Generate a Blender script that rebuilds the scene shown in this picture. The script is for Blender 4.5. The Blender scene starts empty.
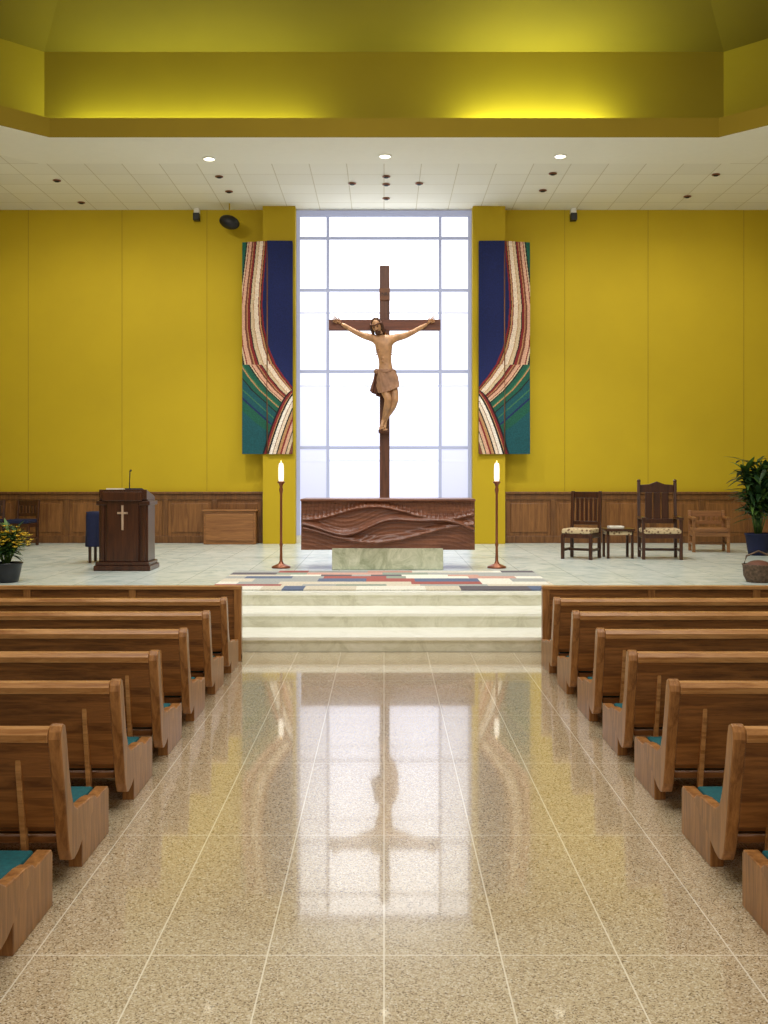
import bpy, bmesh, math, random
from mathutils import Vector, Matrix
random.seed(7)
S = bpy.context.scene
S.view_settings.view_transform = 'Standard'
S.view_settings.look = 'None'

def lin(c):
    o = []
    for v in c[:3]:
        v = v / 255.0
        o.append(v / 12.92 if v <= 0.04045 else ((v + 0.055) / 1.055) ** 2.4)
    return (o[0], o[1], o[2], 1.0)

# ------------------------------------------------------------ materials
def newmat(name):
    m = bpy.data.materials.new(name); m.use_nodes = True
    nt = m.node_tree
    b = nt.nodes['Principled BSDF']
    return m, nt, b

def plain(name, col, rough=0.5, metal=0.0, var=0.08, scale=8.0, bump=0.0, coat=0.0):
    m, nt, b = newmat(name)
    c = lin(col)
    tc = nt.nodes.new('ShaderNodeTexCoord')
    n = nt.nodes.new('ShaderNodeTexNoise'); n.inputs['Scale'].default_value = scale; n.inputs['Detail'].default_value = 4
    nt.links.new(tc.outputs['Object'], n.inputs['Vector'])
    r = nt.nodes.new('ShaderNodeValToRGB')
    r.color_ramp.elements[0].position = 0.3; r.color_ramp.elements[1].position = 0.7
    r.color_ramp.elements[0].color = tuple(v * (1 - var) for v in c[:3]) + (1,)
    r.color_ramp.elements[1].color = tuple(min(1, v * (1 + var)) for v in c[:3]) + (1,)
    nt.links.new(n.outputs['Fac'], r.inputs['Fac'])
    nt.links.new(r.outputs['Color'], b.inputs['Base Color'])
    b.inputs['Roughness'].default_value = rough
    b.inputs['Metallic'].default_value = metal
    if coat: b.inputs['Coat Weight'].default_value = coat
    if bump:
        bp = nt.nodes.new('ShaderNodeBump'); bp.inputs['Strength'].default_value = bump; bp.inputs['Distance'].default_value = 0.01
        nt.links.new(n.outputs['Fac'], bp.inputs['Height']); nt.links.new(bp.outputs['Normal'], b.inputs['Normal'])
    return m

def wood(name, c1, c2, grain='x', rough=0.35, scale=10.0):
    m, nt, b = newmat(name)
    tc = nt.nodes.new('ShaderNodeTexCoord')
    mp = nt.nodes.new('ShaderNodeMapping')
    s = {'x': (0.08, 1, 1), 'y': (1, 0.08, 1), 'z': (1, 1, 0.08)}[grain]
    mp.inputs['Scale'].default_value = s
    nt.links.new(tc.outputs['Object'], mp.inputs['Vector'])
    n = nt.nodes.new('ShaderNodeTexNoise'); n.inputs['Scale'].default_value = scale * 2.8
    n.inputs['Detail'].default_value = 8; n.inputs['Roughness'].default_value = 0.72; n.inputs['Distortion'].default_value = 0.6
    nt.links.new(mp.outputs['Vector'], n.inputs['Vector'])
    r = nt.nodes.new('ShaderNodeValToRGB')
    r.color_ramp.elements[0].position = 0.36; r.color_ramp.elements[1].position = 0.64
    r.color_ramp.elements[0].color = lin(c1); r.color_ramp.elements[1].color = lin(c2)
    nt.links.new(n.outputs['Fac'], r.inputs['Fac'])
    nt.links.new(r.outputs['Color'], b.inputs['Base Color'])
    b.inputs['Roughness'].default_value = rough
    bp = nt.nodes.new('ShaderNodeBump'); bp.inputs['Strength'].default_value = 0.15; bp.inputs['Distance'].default_value = 0.004
    nt.links.new(n.outputs['Fac'], bp.inputs['Height']); nt.links.new(bp.outputs['Normal'], b.inputs['Normal'])
    return m

def emis(name, col, strength):
    m, nt, b = newmat(name)
    b.inputs['Base Color'].default_value = lin(col)
    b.inputs['Emission Color'].default_value = lin(col)
    b.inputs['Emission Strength'].default_value = strength
    return m

def marble(name, c1, c2, c3, rough=0.25, scale=1.5, tile=None, mort=None):
    m, nt, b = newmat(name)
    tc = nt.nodes.new('ShaderNodeTexCoord')
    n = nt.nodes.new('ShaderNodeTexNoise'); n.inputs['Scale'].default_value = scale; n.inputs['Detail'].default_value = 9
    n.inputs['Roughness'].default_value = 0.7; n.inputs['Distortion'].default_value = 1.6
    nt.links.new(tc.outputs['Object'], n.inputs['Vector'])
    r = nt.nodes.new('ShaderNodeValToRGB')
    r.color_ramp.elements[0].position = 0.3; r.color_ramp.elements[1].position = 0.7
    r.color_ramp.elements[0].color = lin(c1); r.color_ramp.elements[1].color = lin(c3)
    e = r.color_ramp.elements.new(0.5); e.color = lin(c2)
    nt.links.new(n.outputs['Fac'], r.inputs['Fac'])
    out = r.outputs['Color']
    if tile:
        br = nt.nodes.new('ShaderNodeTexBrick'); br.offset = 0.0; br.squash = 1.0
        br.inputs['Scale'].default_value = 1.0; br.inputs['Brick Width'].default_value = tile; br.inputs['Row Height'].default_value = tile
        br.inputs['Mortar Size'].default_value = 0.005; br.inputs['Mortar Smooth'].default_value = 0.0
        br.inputs['Color1'].default_value = (1, 1, 1, 1); br.inputs['Color2'].default_value = (0.95, 0.95, 0.95, 1)
        br.inputs['Mortar'].default_value = lin(mort)
        nt.links.new(tc.outputs['Object'], br.inputs['Vector'])
        mx = nt.nodes.new('ShaderNodeMix'); mx.data_type = 'RGBA'; mx.blend_type = 'MULTIPLY'; mx.inputs['Factor'].default_value = 1
        nt.links.new(out, mx.inputs['A']); nt.links.new(br.outputs['Color'], mx.inputs['B']); out = mx.outputs['Result']
    nt.links.new(out, b.inputs['Base Color'])
    b.inputs['Roughness'].default_value = rough
    return m

def terrazzo():
    m, nt, b = newmat('terrazzo_floor')
    tc = nt.nodes.new('ShaderNodeTexCoord')
    v = nt.nodes.new('ShaderNodeTexVoronoi'); v.inputs['Scale'].default_value = 190
    nt.links.new(tc.outputs['Object'], v.inputs['Vector'])
    sep = nt.nodes.new('ShaderNodeSeparateColor'); nt.links.new(v.outputs['Color'], sep.inputs['Color'])
    r = nt.nodes.new('ShaderNodeValToRGB'); r.color_ramp.interpolation = 'CONSTANT'
    cols = [(0.0, (118, 98, 70)), (0.08, (158, 138, 106)), (0.22, (188, 168, 134)), (0.5, (202, 184, 152)), (0.8, (212, 198, 170)), (0.93, (226, 216, 194))]
    r.color_ramp.elements[0].color = lin(cols[0][1]); r.color_ramp.elements[1].position = cols[1][0]; r.color_ramp.elements[1].color = lin(cols[1][1])
    for p, c in cols[2:]:
        e = r.color_ramp.elements.new(p); e.color = lin(c)
    nt.links.new(sep.outputs['Red'], r.inputs['Fac'])
    br = nt.nodes.new('ShaderNodeTexBrick'); br.offset = 0.0; br.squash = 1.0
    br.inputs['Scale'].default_value = 1.0; br.inputs['Brick Width'].default_value = 0.43; br.inputs['Row Height'].default_value = 1.29
    br.inputs['Mortar Size'].default_value = 0.0028; br.inputs['Mortar Smooth'].default_value = 0.0
    nt.links.new(tc.outputs['Object'], br.inputs['Vector'])
    mx = nt.nodes.new('ShaderNodeMix'); mx.data_type = 'RGBA'
    nt.links.new(br.outputs['Fac'], mx.inputs['Factor']); nt.links.new(r.outputs['Color'], mx.inputs['A'])
    mx.inputs['B'].default_value = lin((236, 227, 206))
    nt.links.new(mx.outputs['Result'], b.inputs['Base Color'])
    n = nt.nodes.new('ShaderNodeTexNoise'); n.inputs['Scale'].default_value = 3.0; n.inputs['Detail'].default_value = 5
    nt.links.new(tc.outputs['Object'], n.inputs['Vector'])
    mr = nt.nodes.new('ShaderNodeMapRange'); mr.inputs['To Min'].default_value = 0.12; mr.inputs['To Max'].default_value = 0.20
    nt.links.new(n.outputs['Fac'], mr.inputs['Value']); nt.links.new(mr.outputs['Result'], b.inputs['Roughness'])
    b.inputs['Coat Weight'].default_value = 0.9; b.inputs['Coat Roughness'].default_value = 0.04
    return m

def ceiltile():
    m, nt, b = newmat('ceiling_tile')
    tc = nt.nodes.new('ShaderNodeTexCoord')
    br = nt.nodes.new('ShaderNodeTexBrick'); br.offset = 0.0
    br.inputs['Scale'].default_value = 1.0; br.inputs['Brick Width'].default_value = 0.62; br.inputs['Row Height'].default_value = 0.62
    br.inputs['Mortar Size'].default_value = 0.008; br.inputs['Mortar Smooth'].default_value = 0.1
    br.inputs['Color1'].default_value = lin((240, 238, 226)); br.inputs['Color2'].default_value = lin((234, 232, 220))
    br.inputs['Mortar'].default_value = lin((206, 200, 178))
    nt.links.new(tc.outputs['Object'], br.inputs['Vector'])
    nt.links.new(br.outputs['Color'], b.inputs['Base Color'])
    b.inputs['Roughness'].default_value = 0.9
    return m

def fabric_floral():
    m, nt, b = newmat('tapestry_fabric')
    tc = nt.nodes.new('ShaderNodeTexCoord')
    v = nt.nodes.new('ShaderNodeTexVoronoi'); v.inputs['Scale'].default_value = 22
    nt.links.new(tc.outputs['Object'], v.inputs['Vector'])
    r = nt.nodes.new('ShaderNodeValToRGB')
    r.color_ramp.elements[0].position = 0.25; r.color_ramp.elements[0].color = lin((110, 78, 56))
    r.color_ramp.elements[1].position = 0.5; r.color_ramp.elements[1].color = lin((200, 178, 140))
    nt.links.new(v.outputs['Distance'], r.inputs['Fac']); nt.links.new(r.outputs['Color'], b.inputs['Base Color'])
    b.inputs['Roughness'].default_value = 0.9
    return m

M = {}
M['yellow'] = plain('yellow_wall_paint', (187, 161, 12), 0.8, var=0.03, scale=1.2)
M['yellow_pil'] = plain('yellow_pilaster_paint', (185, 158, 10), 0.8, var=0.03, scale=1.2)
M['seam'] = plain('wall_seam', (156, 134, 12), 0.8)
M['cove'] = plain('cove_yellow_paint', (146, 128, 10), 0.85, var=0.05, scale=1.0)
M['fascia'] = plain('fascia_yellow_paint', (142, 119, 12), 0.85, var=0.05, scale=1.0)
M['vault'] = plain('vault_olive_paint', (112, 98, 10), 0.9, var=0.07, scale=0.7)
M['tile'] = ceiltile()
M['gyp'] = plain('white_gypsum', (242, 240, 228), 0.9, var=0.01)
M['white'] = plain('white_paint', (235, 235, 230), 0.5)
M['floor'] = terrazzo()
M['plat'] = marble('platform_stone', (176, 192, 186), (208, 218, 212), (228, 234, 228), 0.25, 2.2, 0.62, (205, 208, 200))
M['step'] = marble('step_marble', (198, 196, 172), (224, 223, 202), (238, 237, 222), 0.3, 3.0)
M['nose'] = marble('step_tread_marble', (232, 232, 218), (243, 243, 232), (248, 248, 240), 0.25, 3.0)
M['altarstone'] = marble('altar_green_marble', (138, 146, 116), (190, 194, 166), (222, 222, 200), 0.3, 4.0)
M['oakx'] = wood('oak_back', (100, 60, 24), (160, 105, 54), 'x', 0.35, 9)
M['oakz'] = wood('oak_end', (116, 72, 34), (180, 126, 72), 'z', 0.32, 9)
M['oaktop'] = wood('oak_rail', (144, 94, 48), (204, 152, 96), 'x', 0.28, 8)
M['teal'] = plain('teal_upholstery', (8, 84, 90), 0.9, var=0.2, scale=60)
M['wain'] = wood('wainscot_walnut', (84, 52, 24), (124, 82, 42), 'z', 0.4, 7)
M['wainp'] = wood('wainscot_panel', (100, 62, 30), (142, 96, 50), 'z', 0.4, 6)
M['cab'] = wood('cabinet_oak', (118, 74, 38), (154, 106, 60), 'x', 0.4, 7)
M['dark'] = wood('dark_walnut', (46, 22, 11), (78, 42, 22), 'z', 0.3, 8)
M['darkx'] = wood('altar_mahogany', (88, 50, 34), (136, 86, 60), 'x', 0.35, 8)
M['crossw'] = wood('cross_walnut', (78, 44, 30), (116, 70, 48), 'z', 0.45, 8)
M['crosswx'] = wood('cross_walnut_arm', (92, 48, 30), (128, 72, 46), 'x', 0.45, 8)
M['lightw'] = wood('light_wood', (150, 120, 100), (190, 165, 140), 'z', 0.4, 8)
M['fabric'] = fabric_floral()
M['black'] = plain('black_plastic', (14, 14, 15), 0.5)
M['copper'] = plain('copper_stem', (140, 84, 56), 0.35, metal=0.5)
M['skin'] = plain('painted_carved_skin', (192, 146, 106), 0.5, var=0.22, scale=11, bump=0.2)
M['skind'] = plain('carved_skin_dark', (150, 100, 74), 0.5, var=0.14, scale=9)  # darker skin tone for nipples and navel
M['hair'] = plain('carved_hair', (74, 44, 26), 0.7, var=0.3, scale=40, bump=0.6)
M['cloth'] = plain('carved_loincloth', (158, 118, 90), 0.7, var=0.25, scale=9, bump=0.3)
M['clothd'] = plain('carved_cloth_dark', (104, 64, 46), 0.7, var=0.2, scale=9, bump=0.3)  # darker brown of the hanging drape, also eyes, thorns and basket filling
M['lip'] = plain('lip', (140, 70, 60), 0.5)
M['parch'] = plain('plaque', (128, 84, 58), 0.6)
M['leaf'] = plain('dark_leaf', (30, 58, 26), 0.45, var=0.5, scale=6)
M['leaf2'] = plain('mid_leaf', (74, 104, 40), 0.5, var=0.4, scale=6)
M['flower'] = plain('yellow_flower', (214, 176, 40), 0.6, var=0.2)
M['pot'] = plain('black_pot', (20, 22, 30), 0.35)
M['navy'] = plain('navy_cloth', (18, 26, 62), 0.85, var=0.15, scale=30)
M['soil'] = plain('soil', (40, 28, 18), 0.9)
M['wicker'] = plain('wicker', (96, 76, 60), 0.85, var=0.5, scale=30, bump=0.8)
M['paper'] = plain('paper', (232, 228, 214), 0.7)
M['wax'] = emis('candle_glass', (255, 250, 236), 1.0)
M['lampon'] = emis('lamp_glow', (255, 246, 220), 4)
M['flame'] = emis('flame', (255, 214, 130), 3)

# ------------------------------------------------------------ mesh builder
class MB:
    def __init__(s, name):
        s.name = name; s.v = []; s.f = []; s.m = []; s.sm = []; s.mats = []
        s.T = Matrix.Identity(4)
    def mi(s, key):
        if key not in s.mats: s.mats.append(key)
        return s.mats.index(key)
    def add(s, vs, fs, mat, smooth=False):
        o = len(s.v); k = s.mi(mat)
        for p in vs: s.v.append(tuple(s.T @ Vector(p)))
        for f in fs:
            s.f.append([o + i for i in f]); s.m.append(k); s.sm.append(smooth)
    def box(s, x0, x1, y0, y1, z0, z1, mat, skip=()):
        vs = [(x0, y0, z0), (x1, y0, z0), (x1, y1, z0), (x0, y1, z0), (x0, y0, z1), (x1, y0, z1), (x1, y1, z1), (x0, y1, z1)]
        s.add(vs, [(0, 3, 2, 1), (4, 5, 6, 7), (0, 1, 5, 4), (1, 2, 6, 5), (2, 3, 7, 6), (3, 0, 4, 7)], mat)
    def prism(s, prof, x0, x1, mat):       # prof in (y,z), extruded along x
        n = len(prof)
        vs = [(x0, p[0], p[1]) for p in prof] + [(x1, p[0], p[1]) for p in prof]
        fs = [tuple(range(n - 1, -1, -1)), tuple(range(n, 2 * n))]
        for i in range(n): fs.append((i, (i + 1) % n, n + (i + 1) % n, n + i))
        s.add(vs, fs, mat)
    def prismy(s, prof, y0, y1, mat):      # prof in (x,z), extruded along y
        n = len(prof)
        vs = [(p[0], y0, p[1]) for p in prof] + [(p[0], y1, p[1]) for p in prof]
        fs = [tuple(range(n)), tuple(range(2 * n - 1, n - 1, -1))]
        for i in range(n): fs.append(((i + 1) % n, i, n + i, n + (i + 1) % n))
        s.add(vs, fs, mat)
    def lathe(s, prof, cx, cy, mat, seg=24, smooth=True):   # prof (r,z)
        vs = []; fs = []
        for r, z in prof:
            for i in range(seg):
                a = 2 * math.pi * i / seg; vs.append((cx + r * math.cos(a), cy + r * math.sin(a), z))
        for j in range(len(prof) - 1):
            for i in range(seg):
                fs.append((j * seg + i, j * seg + (i + 1) % seg, (j + 1) * seg + (i + 1) % seg, (j + 1) * seg + i))
        fs.append(tuple(range(seg - 1, -1, -1))); fs.append(tuple(range((len(prof) - 1) * seg, len(prof) * seg)))
        s.add(vs, fs, mat, smooth)
    def tube(s, pts, rads, mat, seg=10):
        if not isinstance(rads, (list, tuple)): rads = [rads] * len(pts)
        pts = [Vector(p) for p in pts]; vs = []; fs = []
        for j, p in enumerate(pts):
            d = (pts[min(j + 1, len(pts) - 1)] - pts[max(j - 1, 0)]).normalized()
            up = Vector((0, 0, 1)) if abs(d.z) < 0.9 else Vector((1, 0, 0))
            a = d.cross(up).normalized(); bb = d.cross(a).normalized()
            for i in range(seg):
                t = 2 * math.pi * i / seg
                vs.append(tuple(p + (a * math.cos(t) + bb * math.sin(t)) * rads[j]))
        for j in range(len(pts) - 1):
            for i in range(seg):
                fs.append((j * seg + i, j * seg + (i + 1) % seg, (j + 1) * seg + (i + 1) % seg, (j + 1) * seg + i))
        fs.append(tuple(range(seg - 1, -1, -1))); fs.append(tuple(range((len(pts) - 1) * seg, len(pts) * seg)))
        s.add(vs, fs, mat, True)
    def ball(s, c, r, mat, u=16, v=10, fn=None):
        if not isinstance(r, (list, tuple)): r = (r, r, r)
        vs = []; fs = []
        for j in range(v + 1):
            ph = math.pi * j / v
            for i in range(u):
                th = 2 * math.pi * i / u
                p = [math.sin(ph) * math.cos(th), math.sin(ph) * math.sin(th), math.cos(ph)]
                if fn: p = fn(p)
                vs.append((c[0] + r[0] * p[0], c[1] + r[1] * p[1], c[2] + r[2] * p[2]))
        for j in range(v):
            for i in range(u):
                fs.append((j * u + i, (j + 1) * u + i, (j + 1) * u + (i + 1) % u, j * u + (i + 1) % u))
        s.add(vs, fs, mat, True)
    def blade(s, base, direc, length, width, droop, mat, n=5):
        d = Vector(direc).normalized(); side = d.cross(Vector((0, 0, 1)))
        if side.length < 0.05: side = Vector((1, 0, 0))
        side.normalize(); vs = []; fs = []
        for i in range(n + 1):
            t = i / n
            p = Vector(base) + d * length * t + Vector((0, 0, -droop * t * t))
            w = width * math.sin(math.pi * min(0.97, 0.12 + 0.88 * t)) * 0.5
            vs += [tuple(p - side * w), tuple(p + Vector((0, 0, -w * 0.25))), tuple(p + side * w)]
        for i in range(n):
            a = 3 * i; fs += [(a, a + 1, a + 4, a + 3), (a + 1, a + 2, a + 5, a + 4)]
        s.add(vs, fs, mat, True)
    def done(s, parent=None, bevel=0.0, weld=True):
        me = bpy.data.meshes.new(s.name)
        me.from_pydata(s.v, [], s.f); 
        for k in s.mats: me.materials.append(M[k])
        for i, p in enumerate(me.polygons):
            p.material_index = s.m[i]; p.use_smooth = s.sm[i]
        bm = bmesh.new(); bm.from_mesh(me)
        bmesh.ops.recalc_face_normals(bm, faces=bm.faces); bm.to_mesh(me); bm.free()
        me.update()
        o = bpy.data.objects.new(s.name, me); S.collection.objects.link(o)
        if parent: o.parent = parent
        if bevel:
            b = o.modifiers.new('bevel', 'BEVEL'); b.width = bevel; b.segments = 2; b.limit_method = 'ANGLE'; b.angle_limit = math.radians(50)
        return o

def origin(o, loc):
    """move object origin to loc while keeping the mesh in place"""
    o.data.transform(Matrix.Translation(-Vector(loc))); o.location = loc
    return o

def empty(name, loc=(0, 0, 0)):
    e = bpy.data.objects.new(name, None); e.location = loc; e.empty_display_size = 0.1
    S.collection.objects.link(e); return e

CAMZ = 1.77; PZ = 0.45; CZ = 6.92; WY = 20.4
PO = PZ + 0.002       # objects standing on the platform

# ------------------------------------------------------------ shell
b = MB('floor'); b.box(-10, 10, -6, WY, -0.1, 0, 'floor'); b.done()
b = MB('altar_platform'); b.box(-9.99, 9.99, 11.95, WY - 0.005, 0.002, PZ, 'plat')
b.box(-9.99, 9.99, 11.83, 11.95, 0.002, PZ - 0.03, 'step'); b.box(-9.99, 9.99, 11.80, 11.95, PZ - 0.03, PZ, 'nose'); b.done()
b = MB('altar_steps')
b.box(-9.99, 9.99, 10.5, 11.14, 0.002, 0.12, 'step'); b.box(-9.99, 9.99, 10.47, 11.17, 0.12, 0.15, 'nose')
b.box(-9.99, 9.99, 11.17, 11.825, 0.002, 0.27, 'step'); b.box(-9.99, 9.99, 11.14, 11.825, 0.27, 0.30, 'nose'); b.done()

b = MB('wall_north')
for sx in (-1, 1):
    b.box(min(sx * 10, sx * 1.70), max(sx * 10, sx * 1.70), WY, WY + 0.3, 0, CZ, 'yellow')
b.box(-1.7, 1.7, WY, WY + 0.3, 6.86, CZ, 'white')
b.box(-1.7, 1.7, WY, WY + 0.3, 0, 0.60, 'white')
for x in (-6.91, -5.09, -3.44, 3.51, 5.13, 6.99, -8.6, 8.7):
    b.box(x - 0.006, x + 0.006, WY - 0.004, WY + 0.01, 1.46, CZ, 'seam')
b.done()
for sx in (-1, 1):
    b = MB('wall_pilaster')
    b.box(min(sx * 2.32, sx * 1.70), max(sx * 2.32, sx * 1.70), 20.1, WY, PO, CZ, 'yellow_pil'); b.done()
b = MB('wall_west'); b.box(-10.2, -10, -6, WY, 0, CZ, 'yellow'); b.done()
b = MB('wall_east'); b.box(10, 10.2, -6, WY, 0, CZ, 'yellow'); b.done()
b = MB('wall_south'); b.box(-10, 10, -6.2, -6, 0, CZ, 'yellow'); b.done()

# wainscot
for sx, nm in ((-1, 'trim_1'), (1, 'trim_2')):
    b = MB(nm)
    x0, x1 = (-9.98, -2.33) if sx < 0 else (2.33, 9.98)
    b.box(x0, x1, WY - 0.03, WY, PO, 1.40, 'wainp')
    b.box(x0, x1, WY - 0.09, WY, 1.40, 1.445, 'wain')
    b.box(x0, x1, WY - 0.06, WY - 0.03, 1.29, 1.40, 'wain')
    b.box(x0, x1, WY - 0.06, WY - 0.03, PO, PZ + 0.14, 'wain')
    n = 8; w = (x1 - x0) / n
    for i in range(n + 1):
        xc = x0 + i * w
        b.box(max(x0, xc - 0.055), min(x1, xc + 0.055), WY - 0.0601, WY - 0.03, PZ + 0.14, 1.29, 'wain')
    for i in range(n):
        xa = x0 + i * w + 0.12; xb = x0 + (i + 1) * w - 0.12
        b.box(xa, xb, WY - 0.05, WY - 0.03, PZ + 0.21, 1.22, 'wainp')
    b.done(bevel=0.008)

# window : luminous roller shade behind mullions
def shade_mat(name, k):
    m, nt, bs = newmat(name)
    tc = nt.nodes.new('ShaderNodeTexCoord')
    sp = nt.nodes.new('ShaderNodeSeparateXYZ'); nt.links.new(tc.outputs['Object'], sp.inputs['Vector'])
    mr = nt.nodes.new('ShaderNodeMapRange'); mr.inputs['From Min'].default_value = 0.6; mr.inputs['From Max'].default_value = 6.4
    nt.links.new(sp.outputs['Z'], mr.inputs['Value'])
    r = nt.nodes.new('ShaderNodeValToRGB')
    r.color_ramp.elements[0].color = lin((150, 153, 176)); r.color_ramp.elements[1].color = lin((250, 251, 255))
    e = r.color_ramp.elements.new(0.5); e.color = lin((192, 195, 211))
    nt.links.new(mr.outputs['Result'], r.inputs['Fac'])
    bs.inputs['Base Color'].default_value = lin((120, 120, 125))
    nt.links.new(r.outputs['Color'], bs.inputs['Emission Color'])
    bs.inputs['Emission Strength'].default_value = k
    bs.inputs['Roughness'].default_value = 0.9
    return m
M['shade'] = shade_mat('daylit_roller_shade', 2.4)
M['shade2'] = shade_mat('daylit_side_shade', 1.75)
M['mull'] = emis('backlit_mullion', (150, 156, 184), 0.6)
M['mull2'] = emis('backlit_shade_hem', (190, 194, 216), 0.8)
b = MB('window_1')
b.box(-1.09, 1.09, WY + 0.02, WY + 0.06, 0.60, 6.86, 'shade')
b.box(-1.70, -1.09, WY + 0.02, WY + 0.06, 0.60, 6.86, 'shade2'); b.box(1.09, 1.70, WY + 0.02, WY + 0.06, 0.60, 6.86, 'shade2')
for x in (-1.09, 1.09): b.box(x - 0.03, x + 0.03, WY - 0.002, WY + 0.02, 0.6, 6.86, 'mull')
for x in (-1.665, 1.665): b.box(x - 0.035, x + 0.035, WY - 0.01, WY + 0.02, 0.6, 6.86, 'mull')
for z in (6.37, 5.36, 3.78, 2.30): b.box(-1.63, 1.63, WY, WY + 0.02, z - 0.03, z + 0.03, 'mull')
for z in (4.92, 3.50, 2.05): b.box(-1.63, 1.63, WY + 0.005, WY + 0.02, z - 0.018, z + 0.018, 'mull2')
b.box(-1.70, 1.70, WY - 0.03, WY + 0.02, 6.78, 6.90, 'mull')
b.done()

# ceiling soffit with octagonal opening
OCT = [(-5.1, 16.0), (5.1, 16.0), (8.4, 12.7), (8.4, 0.0), (5.1, -3.3), (-5.1, -3.3), (-8.4, 0.0), (-8.4, 12.7)]
OCT2 = [(-5.5, 17.0), (5.5, 17.0), (9.4, 13.1), (9.4, -0.4), (5.5, -4.3), (-5.5, -4.3), (-9.4, -0.4), (-9.4, 13.1)]
OCTL = [(-5.14, 16.1), (5.14, 16.1), (8.5, 12.74), (8.5, -0.04), (5.14, -3.4), (-5.14, -3.4), (-8.5, -0.04), (-8.5, 12.74)]
me = bpy.data.meshes.new('ceiling'); bm = bmesh.new()
ov = [bm.verts.new((x, y, CZ)) for x, y in ((-10, WY), (10, WY), (10, -6), (-10, -6))]
iv = [bm.verts.new((x, y, CZ)) for x, y in OCT]
ed = [bm.edges.new((ov[i], ov[(i + 1) % 4])) for i in range(4)] + [bm.edges.new((iv[i], iv[(i + 1) % 8])) for i in range(8)]
bmesh.ops.triangle_fill(bm, use_beauty=True, edges=ed)
bm.to_mesh(me); bm.free(); me.materials.append(M['tile'])
o = bpy.data.objects.new('ceiling', me); S.collection.objects.link(o)

b = MB('ceiling_cove')
FT = 7.21; SH = 7.08; WT = 8.62
def ring(A, za, B, zb, mat):
    n = len(A)
    b.add([(x, y, za) for x, y in A] + [(x, y, zb) for x, y in B], [(i, (i + 1) % n, n + (i + 1) % n, n + i) for i in range(n)], mat)
# plain gypsum border of the soffit
OCTB = [(-5.7, 17.35), (5.7, 17.35), (9.75, 13.3), (9.75, -0.6), (5.7, -4.65), (-5.7, -4.65), (-9.75, -0.6), (-9.75, 13.3)]
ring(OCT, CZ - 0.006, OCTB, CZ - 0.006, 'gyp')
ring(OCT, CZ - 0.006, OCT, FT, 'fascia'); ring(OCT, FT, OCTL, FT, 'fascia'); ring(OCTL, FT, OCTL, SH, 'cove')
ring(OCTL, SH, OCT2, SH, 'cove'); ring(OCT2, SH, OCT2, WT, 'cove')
b.done()
b = MB('ceiling_vault')
INN = [(x * 0.35, 6.35 + (y - 6.35) * 0.35) for x, y in OCT2]
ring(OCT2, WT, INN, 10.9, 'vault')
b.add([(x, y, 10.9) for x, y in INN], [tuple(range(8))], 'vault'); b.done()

# recessed downlights
def dl(x, y, on, r=0.075):
    b = MB('recessed_downlight')
    z = CZ - 0.006
    b.lathe([(r + 0.02, z - 0.001), (r + 0.02, z - 0.012), (r, z - 0.016), (r, z - 0.004)], x, y, 'white' if on else 'copper', 20)
    b.lathe([(r, z - 0.018), (r * 0.6, z - 0.020 if on else z - 0.03)], x, y, 'lampon' if on else 'black', 20)
    origin(b.done(), (x, y, CZ))
for x, y in ((-2.84, 17.06), (0.016, 16.92), (2.84, 16.92)): dl(x, y, True, 0.085)
for x, y in ((-5.71, 18.33), (-2.84, 18.09), (-2.81, 19.04), (-0.56, 18.52), (0.04, 18.09), (0.04, 18.58), (0.04, 19.52), (0.62, 18.52), (2.88, 17.91), (2.87, 18.97), (5.68, 17.97), (-5.71, 19.81), (5.6, 19.38)):
    dl(x, y, False, 0.05)

# wall cameras/speakers near ceiling
for x in (-3.62, 3.66):
    b = MB('wall_speaker')
    b.box(x - 0.05, x + 0.05, WY - 0.16, WY - 0.0, CZ - 0.10, CZ - 0.0, 'white')
    b.box(x - 0.06, x + 0.06, WY - 0.20, WY - 0.05, CZ - 0.24, CZ - 0.10, 'black'); b.done(bevel=0.01)
b = MB('ceiling_speaker')
b.T = Matrix.Translation((-2.93, 19.9, 6.56)) @ Matrix.Rotation(math.radians(18), 4, 'Y')
b.ball((0, 0, 0), (0.2, 0.14, 0.13), 'black'); b.T = Matrix.Identity(4)
b.tube([(-2.93, 19.9, 6.6), (-2.93, 19.9, CZ)], 0.012, 'yellow_pil'); b.done()

# ------------------------------------------------------------ banners
bancols = {'b_navy': (18, 30, 84), 'b_tan': (176, 132, 90), 'b_red': (122, 30, 34), 'b_cream': (222, 204, 184), 'b_black': (22, 18, 24),
           'b_pink': (204, 160, 136), 'b_brown': (112, 62, 46), 'b_green': (22, 84, 66), 'b_teal': (16, 76, 84), 'b_white': (232, 222, 212), 'b_beige': (200, 178, 146), 'b_moss': (60, 110, 74)}
for k, c in bancols.items(): M[k] = plain(k.replace('b_', 'banner_'), c, 0.9, var=0.25, scale=45, bump=0.3)
CV = [(0.0, -1.6), (0.15, -0.75), (0.24, -0.33), (0.30, -0.05), (0.36, 0.16), (0.42, 0.33), (0.50, 0.47), (0.60, 0.57), (0.70, 0.60), (0.80, 0.58), (0.9, 0.54), (1.0, 0.50)]
def cval(v):
    for (a, ca), (c, cc) in zip(CV, CV[1:]):
        if a <= v <= c:
            t = (v - a) / (c - a)
            return ca + (cc - ca) * t
    return 0.5
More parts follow.
